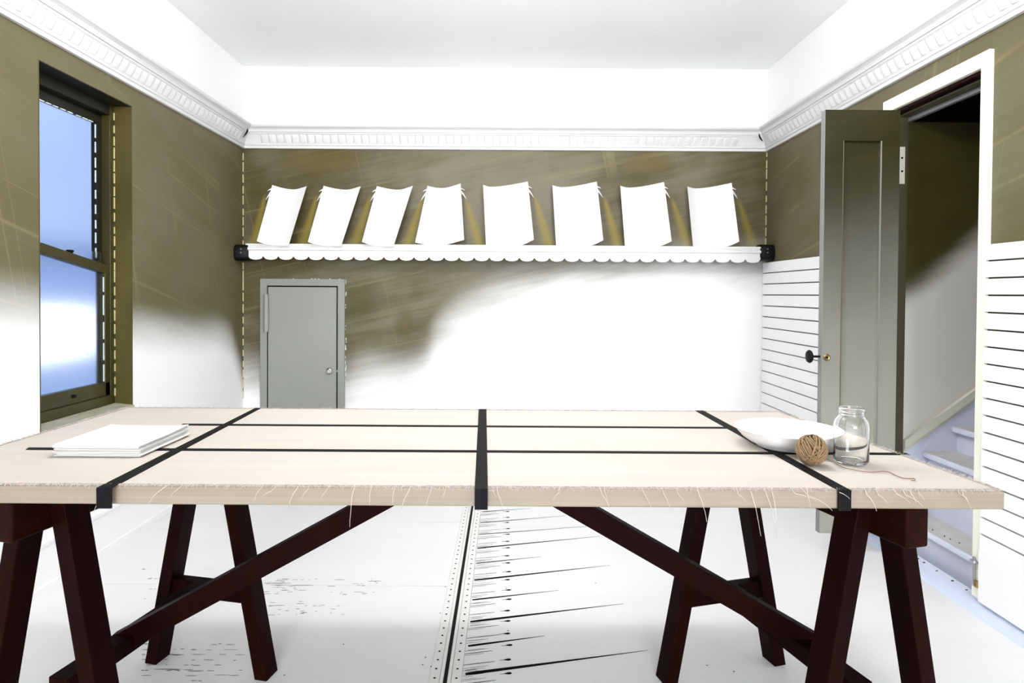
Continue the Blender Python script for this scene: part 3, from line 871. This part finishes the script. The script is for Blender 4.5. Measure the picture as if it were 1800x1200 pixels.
# short ticks and teardrops repeat between the long strokes
ys = [k4(*p) for p in S0]
XT = TRX + .051
def tick(mb, x0, y0, L, w, sl=.22):
    poly, zz = stroke_mesh(Vector((x0, y0, 0)), Vector((x0 + L, y0 + L * sl, 0)), w, 0, prof=[(0, .6), (.4, 1), (.8, .8), (1, .3)])
    mb.prism([v + Vector((0, 0, .0001)) for v in poly], (0, 0, .0005))
grey_t = MB()
Y0s = [v.y for v in ys] + [1.78, 1.66]
for i in range(len(Y0s) - 1):
    ya, yb = Y0s[i], Y0s[i + 1]; st_ = ya - yb
    for fr_, L, w in ((.30, .105, .0013), (.36, .06, .0008), (.70, .11, .0013), (.82, .075, .0008), (.20, .085, .0007), (.90, .05, .0008)):
        tick(mbs if w > .001 else grey_t, XT, ya - st_ * fr_, L * random.uniform(.85, 1.1), w)
    for r in range(4):
        tick(grey_t, XT + random.uniform(0, .012), ya - st_ * random.choice((random.uniform(.02, .18), random.uniform(.8, .98))), random.uniform(.02, .07), random.uniform(.0004, .0008))
    for fr_ in (.12, .66):
        x0 = XT + .118 + random.uniform(-.004, .004); y0 = ya - st_ * fr_ + .022
        poly, zz = stroke_mesh(Vector((x0, y0, 0)), Vector((x0 +   .038, y0 + .006, 0)), .006, 0, prof=[(0, .03), (.35, .12), (.55, .6), (.75, 1), (.92, .7), (1, .1)])
        drops.prism([v + Vector((0, 0, .0001)) for v in poly], (0, 0, .0006))
stuff(mbs.obj('dark_ticks', 'flat_black', fl)); stuff(grey_t.obj('grey_scratches', 'flat_grey', fl)); stuff(drops.obj('dark_drops', 'flat_black', fl))
# scuffs on the left panels
sc_ = MB()
def dash_rows(px0, px1, py0, py1, n, lmax):
    for i in range(n):
        py = random.choice([py0 + (py1 - py0) * k / 7 for k in range(8)]) + random.uniform(-1, 1)
        px = px0 + (px1 - px0) * random.random() ** 1.5
        L = random.uniform(3, lmax) * random.random(); a_ = PZ(px, py, 0); b2 = PZ(px + L + 2, py, 0)
        poly, zz = stroke_mesh(a_, b2, random.uniform(.0007, .0016), 0, prof=[(0, .3), (.3, 1), (.7, .9), (1, .2)])
        sc_.prism([v + Vector((0, 0, .0001)) for v in poly], (0, 0, .0005))
dash_rows(462, 660, 1018, 1044, 60, 26); dash_rows(470, 600, 1058, 1080, 26, 18); dash_rows(248, 420, 1132, 1196, 64, 34); dash_rows(250, 300, 1000, 1120, 14, 6)
for (x0, x1, y) in ((463, 512, 1024.5), (518, 551, 1028.5), (475, 511, 1028), (575, 590, 1030), (290, 315, 1150), (330, 358, 1179), (270, 320, 1176)):
    poly, zz = stroke_mesh(PZ(x0, y, 0), PZ(x1, y, 0), .0018, 0, prof=[(0, .3), (.3, 1), (.7, .9), (1, .2)])
    sc_.prism([v + Vector((0, 0, .0001)) for v in poly], (0, 0, .0005))
for (px, py) in ((783, 1031), (774, 1077), (604, 1132), (748, 1155), (743, 1168), (758, 1171), (890, 1034), (1047, 1024), (893, 1108), (500, 1186), (1243, 1169), (1290, 1180)):
    c = PZ(px, py, 0); sc_.prism([(c.x + .003 * math.cos(j * 1.047), c.y + .003 * math.sin(j * 1.047), .0001) for j in range(6)], (0, 0, .0005))
# dashes along the right wall
for (x0, x1, y) in ((1619, 1660, 1012), (1667, 1709, 1041), (1727, 1762, 1074), (1770, 1806, 1103), (1600, 1611, 983), (1605, 1622, 990), (1752, 1790, 1084), (1672, 1690, 1032), (1632, 1650, 1005)):
    poly, zz = stroke_mesh(PZ(x1, y, 0), PZ(x0, y + .5, 0), .0022 if x1 - x0 > 30 else .001, 0)
    sc_.prism([v + Vector((0, 0, .0001)) for v in poly], (0, 0, .0005))
stuff(sc_.obj('paint_scuffs', 'flat_grey', fl))

# ================================================================== TABLETOP
ZT = .79; TH_T = .040
A_ = PZ(256, 716, ZT); B_ = PZ(1372, 723, ZT); C_ = PZ(1767, 863, ZT)
D_ = Vector((-1.345, PZ(600, 857, ZT).y + .004, ZT))
A_.x = -1.335
tt = thing('tabletop', ((A_.x + C_.x) / 2, (A_.y + C_.y) / 2, ZT - TH_T), 'long pale plywood tabletop with black straps and frayed cloth edges', 'table')
dn = Vector((0, 0, TH_T))
corn = [D_, C_, B_, A_]
def inset(d):
    c = sum(corn, Vector()) / 4
    out = []
    for v in corn: out.append(v + Vector((math.copysign(d, c.x - v.x), math.copysign(d, c.y - v.y), 0)))
    return out
MB().hexa([v - dn for v in corn] + [v - Vector((0, 0, .0012)) for v in corn]).obj('board', 'plywood', tt, bevel=.004, seg=2)
ins = inset(.009)
MB().hexa([v - Vector((0, 0, .0012)) for v in ins] + [v + Vector((0, 0, .0002)) for v in ins]).obj('canvas_top', 'table_face', tt)
# frayed selvedge: a narrow rough band with fuzz
fr = MB(); fuzz = MB()
band_out, band_in = [v.copy() for v in inset(-.002)], inset(.012)
for i in range(4):
    j = (i + 1) % 4
    a0, a1, b0, b1 = band_out[i], band_out[j], band_in[i], band_in[j]
    n = int((a1 - a0).length / .008)
    rows = [[], [], []]
    for k in range(n + 1):
        t = k / n; o_ = a0.lerp(a1, t); n_ = b0.lerp(b1, t); m_ = o_.lerp(n_, .5)
        rows[0].append(o_ + Vector((0, 0, -.006 + random.uniform(-.004, .001))))
        rows[1].append(m_ + Vector((0, 0, .0018 + random.uniform(-.0004, .0009))))
        rows[2].append(n_ + Vector((random.uniform(-.001, .001), random.uniform(-.001, .001), .0004)))
    fr.grid(rows)
    # fuzz
    out = (o_ - n_).normalized() if False else ((a0 + a1) / 2 - (b0 + b1) / 2).normalized()
    al = (a1 - a0).normalized()
    dens = 620 if i == 0 else (300 if i == 2 else 360)
    for k in range(int((a1 - a0).length * dens)):
        t = random.random(); p = a0.lerp(a1, t) + out * random.uniform(-.012, .001) + Vector((0, 0, .001))
        L = random.uniform(.004, .013); sk = al * random.uniform(-.8, .9)
        d1 = (out * random.uniform(.2, 1) + sk + Vector((0, 0, random.uniform(-.1, .5 if i else .25)))).normalized()
        q1 = p + d1 * L * .5; q2 = q1 + (d1 + Vector((0, 0, -.9 if i == 0 else -.25))).normalized() * L * .6
        fuzz.tube([p, q1, q2], .00055, 3, lambda u: 1 - .6 * u, caps=False)
frb = fr.obj('frayed_edge', 'canvas_fray', tt); stuff(fuzz.obj('edge_fuzz', 'thread', frb))
# the long loose threads hanging over the front edge
lt = [((285, 860), (262, 885), 2), ((310, 862), (300, 874), 1), ((520, 862), (507, 893), 2), ((540, 862), (530, 876), 1), ((620, 862), (615, 926), 2), ((575, 862), (565, 876), 1),
      ((650, 864), (650, 888), 1), ((720, 862), (706, 893), 3), ((758, 862), (750, 888), 1), ((783, 864), (778, 876), 1), ((692, 862), (690, 885), 1), ((873, 864), (884, 896), 2), ((866, 862), (872, 874), 1),
      ((1055, 866), (1072, 895), 2), ((1063, 866), (1068, 880), 1), ((1130, 866), (1144, 892), 1), ((1165, 866), (1178, 898), 1), ((1190, 868), (1204, 885), 1), ((1227, 866), (1242, 917), 2), ((1320, 868), (1337, 942), 2),
      ((1345, 866), (1366, 945), 2), ((1358, 868), (1367, 935), 1), ((1390, 866), (1435, 880), 2), ((1410, 868), (1463, 897), 2), ((1420, 868), (1424, 892), 1), ((1472, 864), (1494, 877), 1),
      ((1520, 866), (1541, 898), 3), ((1540, 868), (1560, 885), 2), ((1570, 866), (1600, 885), 2), ((1585, 868), (1622, 890), 2), ((1600, 866), (1610, 884), 2), ((1613, 866), (1625, 880), 1), ((1690, 868), (1707, 895), 2), ((1682, 866), (1703, 880), 1),
      ((196, 856), (165, 900), 2), ((455, 862), (447, 880), 1), ((480, 862), (462, 872), 1), ((835, 862), (870, 862), 1), ((1296, 868), (1310, 880), 1), ((985, 864), (972, 880), 1)]
for (a_, b2, k_) in lt:
    xe = PZ(a_[0], 860, ZT).x; Yf = D_.y + (C_.y - D_.y) * (xe - D_.x) / (C_.x - D_.x) - .0045
    p0 = Vector((xe, Yf + .012, ZT + .0025))
    P = [p0]
    for i in range(1, 8):
        t = i / 7
        px = a_[0] + (b2[0] - a_[0]) * (1.35 * t - .35 * t * t) + random.uniform(-.5, .5); py = a_[1] + (b2[1] - a_[1]) * (.65 * t + .35 * t * t)
        P.append(PY(px, py, Yf - .004 - .004 * math.sin(t * 3)))
    MB().tube(P, .00055 + .00016 * k_, 4, lambda u: 1 - .55 * u).obj('loose_thread', 'thread', frb)
# straps: three wide ones over the short way, two thin ones along
def topstrap(pts, name, h=.0022, wrap=True):
    """pts: four pixel corners of the strap on the tabletop: rear left, rear right, front right, front left"""
    P = [PZ(*p, ZT) for p in pts]
    up = Vector((0, 0, h))
    q = MB(); q.hexa([P[3] + Vector((0, 0, .0004)), P[2] + Vector((0, 0, .0004)), P[1] + Vector((0, 0, .0004)), P[0] + Vector((0, 0, .0004)), P[3] + up, P[2] + up, P[1] + up, P[0] + up])
    if wrap:
        y = min(P[2].y, P[3].y)
        q.box(P[3].x, P[2].x, y - .0035, y + .001, ZT - TH_T - .001, ZT + h)
    return q.obj(name, 'strap', tt)
fy = lambda x: 857 + (x / 1765) * 6 + .5
topstrap([(449, 717.5), (459, 717.5), (197, fy(197)), (171, fy(171))], 'wide_strap')
topstrap([(841.5, 720), (855, 720), (857.5, fy(857)), (834.5, fy(835))], 'wide_strap', .003)
topstrap([(1222, 722), (1236, 722), (1495, fy(1495)), (1473, fy(1473))], 'wide_strap')
topstrap([(322, 745), (1290, 751), (1290, 753.5), (318, 747.8)], 'thin_strap', .0016, False)
topstrap([(50, 787), (1592, 796.5), (1600, 800), (45, 790.8)], 'thin_strap', .0016, False)

# ================================================================== TRESTLES
def trestle(name, label, pf, pr, s):
    """pf, pr: front and rear A-frame centres (x, y); s: side of the table"""
    pf, pr = Vector((*pf, 0)), Vector((*pr, 0))
    d = (pr - pf).normalized(); n = Vector((d.y, -d.x, 0))          # n points to +x
    root = thing(name, pf.lerp(pr, .5), label, 'trestle', 'dark trestles under the table')
    ztop = ZT - TH_T - .001
    bh, bw = .044, .030
    f0 = pf - d * .115; f1 = pr + d * .12
    up = Vector((0, 0, 1))
    MB().beam(f0 + up * (ztop - bh), f1 + up * (ztop - bh), n * bw, up * bh).obj('top_beam', 'mahogany_worn', root, bevel=.006, seg=3)
    for c in (pf, pr):
        for k in (-1, 1):
            top = c + n * (k * .048) + up * (ztop - .001); bot = c + n * (k * .198)
            q = MB(); hw, hd = .0215, .031
            q.hexa([bot - n * hw - d * hd, bot + n * hw - d * hd, bot + n * hw + d * hd, bot - n * hw + d * hd,
                    top - n * hw - d * hd, top + n * hw - d * hd, top + n * hw + d * hd, top - n * hw + d * hd])
            q.obj('leg', 'mahogany', root, bevel=.0025)
        zc = .225 if c is pf else .252
        MB().beam(c - n * .135 + up * zc, c + n * .135 + up * zc, d * .018, up * .026).obj('cross_rail', 'mahogany', root, bevel=.002)
    MB().beam(pf + d * .02 + up * .266, pr - d * .02 + up * .268, n * .027, up * .022).obj('long_rail', 'mahogany', root, bevel=.002)
    return root, d, n
t1, d1, n1 = trestle('trestle', 'dark mahogany trestle under the left end of the table', (-1.053, 1.44), (-.937, 1.985), -1)
t2, d2, n2 = trestle('trestle', 'dark mahogany trestle under the right end of the table', (.853, 1.44), (.699, 1.985), 1)
def brace(root, a, b):
    a, b = Vector(a), Vector(b); d = (b - a).normalized(); h = Vector((-d.z, 0, d.x)) * .027
    MB().beam(a, b, (0, .019, 0), h).obj('brace', 'mahogany', root, bevel=.002)
def bpt(px, py, Y): return PY(px, py, Y)
YBc = 1.665
a_, b2 = bpt(206, 1131, YBc), bpt(625, 903, YBc); dd = (b2 - a_).normalized(); brace(t1, a_, a_ + dd * ((ZT - TH_T - .03 - a_.z) / dd.z))
a_, b2 = bpt(1436, 1134, YBc), bpt(1035, 903, YBc); dd = (b2 - a_).normalized(); brace(t2, a_, a_ + dd * ((ZT - TH_T - .03 - a_.z) / dd.z))

# ================================================================== PAPER STACK
ordw = ['topmost white folded sheet of the paper stack on the table', 'second white folded sheet from the top of the paper stack', 'third white folded sheet from the top of the paper stack',
        'fourth white folded sheet from the top of the paper stack', 'fifth white folded sheet from the top of the paper stack', 'fourth white folded sheet from the bottom of the paper stack',
        'third white folded sheet from the bottom of the paper stack', 'second white folded sheet from the bottom of the paper stack', 'bottom white folded sheet of the paper stack, lying on the tabletop']
n = 9; hgt = .0285; th = hgt / n
base = [PZ(94, 803, ZT), PZ(246, 804, ZT), PZ(331, 766, ZT), PZ(196, 765, ZT)]
for i in range(n):
    k = n - 1 - i; z0 = ZT + .0022 + i * th
    jit = Vector((random.uniform(-.007, .007), random.uniform(-.004, .004), 0))
    a_ = random.uniform(-.012, .012); c = sum(base, Vector()) / 4
    R = Matrix.Rotation(a_, 3, 'Z')
    P = [c + R @ (v - c) + jit for v in base]
    # folded sheet: two leaves, open corners slightly lifted
    rt = thing('folded_sheet', (c.x, c.y, z0), ordw[k], 'paper', 'stack of white folded paper')
    for lf_ in range(2):
        q = MB(); rows, rows2 = [], []
        zz = z0 + lf_ * th * .5
        for r in range(9):
            v = r / 8; ra, rb = [], []
            for s in range(9):
                u = s / 8
                p = P[0].lerp(P[1], u).lerp(P[3].lerp(P[2], u), v)
                lift = (.0035 * max(0, (u - .75) / .25) ** 2 * max(0, (v - .6) / .4) + .002 * max(0, (.2 - u) / .2) ** 2) * ((2 * i + lf_) / (2 * n))
                if k == 0 and lf_: lift *= 1.3
                ra.append(Vector((p.x + lf_ * .0012, p.y, zz + lift + .0001))); rb.append(Vector((p.x + lf_ * .0012, p.y, zz + lift + th * .34)))
            rows.append(ra); rows2.append(rb)
        q.grid(rows); nb = len(q.v); q.grid(rows2)
        rim = [s for s in range(9)] + [r * 9 + 8 for r in range(1, 9)] + [72 + s for s in range(7, -1, -1)] + [r * 9 for r in range(7, 0, -1)]
        for m_ in range(len(rim)):
            p, q2 = rim[m_], rim[(m_ + 1) % len(rim)]; q.f.append((p, q2, nb + q2, nb + p))
        q.obj('leaf', 'paper' if lf_ else 'paper_cream', rt)

# ================================================================== BOWL
bc = Vector((.765, 1.69, ZT + .0035))
bw_ = thing('bowl', bc, 'wide shallow white ceramic bowl on the right of the table', 'bowl')
R = .136; Hh = .048
prof = [(0, .004), (.072, .004), (.074, 0), (.080, 0), (.082, .004), (.098, .011), (.115, .023), (.127, .036), (R, Hh - .001), (R + .0015, Hh), (R - .001, Hh + .0012), (R - .004, Hh),
        (.122, .038), (.108, .025), (.09, .015), (.06, .010), (0, .009)]
MB().lathe(prof, bc, 72).obj('body', 'ceramic', bw_, smooth='all', weld=True)

# ================================================================== TWINE BALL
tc_ = Vector((.742, 1.508, ZT + .0375))
tw = thing('twine_ball', (tc_.x, tc_.y, ZT), 'ball of brown jute twine in front of the white bowl', 'twine')
rb_ = .0300
MB().lathe([(.0, -rb_)] + [(rb_ * math.cos(a), rb_ * math.sin(a)) for a in [(-80 + 10 * i) * math.pi / 180 for i in range(17)]] + [(0, rb_)], tc_, 24).obj('core', 'jute_core', tw, smooth='all')
wind = MB()
def loop(axis, off, rad, ph=0):
    ax = axis.normalized(); x = ax.orthogonal().normalized(); y = ax.cross(x)
    rr = math.sqrt(max(.0001, rad * rad - off * off)); P = []
    for i in range(45):
        a = 2 * math.pi * i / 44
        w_ = .0012 * math.sin(3 * a + ph)
        P.append(tc_ + (x * math.cos(a) + y * math.sin(a)) * rr + ax * (off + w_))
    wind.tube(P, .0021, 6, caps=False)
layers = [(Vector((.80, -.25, .55)), 13, .0050, .0312), (Vector((-.62, -.35, .70)), 6, .0054, .0338), (Vector((.30, -.75, .60)), 4, .0060, .0342), (Vector((-.9, .1, .35)), 3, .0085, .0350)]
for ax, cnt, gap_, rad in layers:
    for k in range(cnt):
        off = (k - (cnt - 1) / 2) * gap_ + random.uniform(-.0005, .0005)
        loop(ax + Vector((random.uniform(-.05, .05), random.uniform(-.05, .05), random.uniform(-.05, .05))), off, rad + random.uniform(0, .0008), random.random() * 6)
stuff(wind.obj('winding', 'jute', tw, smooth='all'))
tail = [(1452, 806), (1466, 812), (1478, 819), (1490, 823), (1505, 826), (1522, 829), (1538, 829), (1552, 828), (1564, 830), (1576, 836), (1588, 840), (1600, 841), (1607, 841), (1608, 844), (1602, 844)]
P = [PZ(x, y, ZT + .0035) for x, y in tail]
fine_ = []
for i in range(len(P) - 1):
    p0, p1, p2, p3 = P[max(i - 1, 0)], P[i], P[i + 1], P[min(i + 2, len(P) - 1)]
    for k in range(4):
        t = k / 4
        fine_.append(.5 * ((2 * p1) + (p2 - p0) * t + (2 * p0 - 5 * p1 + 4 * p2 - p3) * t * t + (3 * p1 - p0 - 3 * p2 + p3) * t ** 3))
fine_.append(P[-1])
MB().tube(fine_, .0011, 6).obj('loose_end', 'jute_tail', tw, smooth=True)

# ================================================================== GLASS JAR
jc = Vector((.848, 1.527, ZT + .0012))
jr = thing('glass_jar', jc, 'empty clear glass jar with a screw neck standing beside the twine', 'jar')
ro = .0392
outer = [(0, .0025), (.026, .0015), (.030, 0), (.0345, .001), (.038, .005), (ro, .011), (ro, .091), (.0386, .0968), (.0370, .1025), (.0344, .1075), (.0312, .1115), (.0290, .1148), (.0285, .1165),
         (.0285, .1175), (.0302, .1182), (.0302, .1202), (.0282, .1212), (.0282, .124), (.0300, .1248), (.0300, .1265), (.0280, .1275), (.0280, .131), (.0288, .1325), (.0288, .1355), (.0276, .137)]
inner = [(.0262, .137), (.0258, .1355), (.0258, .1165), (.0266, .1138), (.0290, .1102), (.0322, .1063), (.0347, .1015), (.0363, .0958), (.0369, .0905), (.0369, .014), (.034, .009), (.029, .0068), (.015, .0062), (0, .006)]
MB().lathe(outer + inner, jc, 64).obj('jar_body', 'jar_glass', jr, smooth='all', weld=True)

# ================================================================== ADDED FILL_GLOBES (unseen, hung above the frame to fill the room with light)
FILL_GLOBES = [(-.5, 2.1, 'unseen fill globe added over the window side of the table'), (.5, 2.1, 'unseen fill globe added over the door side of the table'),
         (-.7, -3.0, 'unseen fill globe added behind the photographer, window side'), (.7, -3.0, 'unseen fill globe added behind the photographer, door side')]
for x, y, lab in FILL_GLOBES:
    z = 2.46
    lp = thing('fill_globe', (x, y, z), lab, 'lamp', 'added fill globes under the ceiling')
    MB().lathe([(0, -.12)] + [(.12 * math.cos(a * math.pi / 180), .12 * math.sin(a * math.pi / 180)) for a in range(-80, 71, 10)] + [(.04, .115)], (x, y, z), 32).obj('fill_globe_ball', 'fill_glow', lp, smooth='all')
    MB().lathe([(.04, .113), (.045, .116), (.045, .14), (.012, .15), (.012, .28), (.05, .285), (.05, .314), (0, .314)], (x, y, z), 20).obj('fill_globe_fitting', 'fill_body', lp, smooth=True)
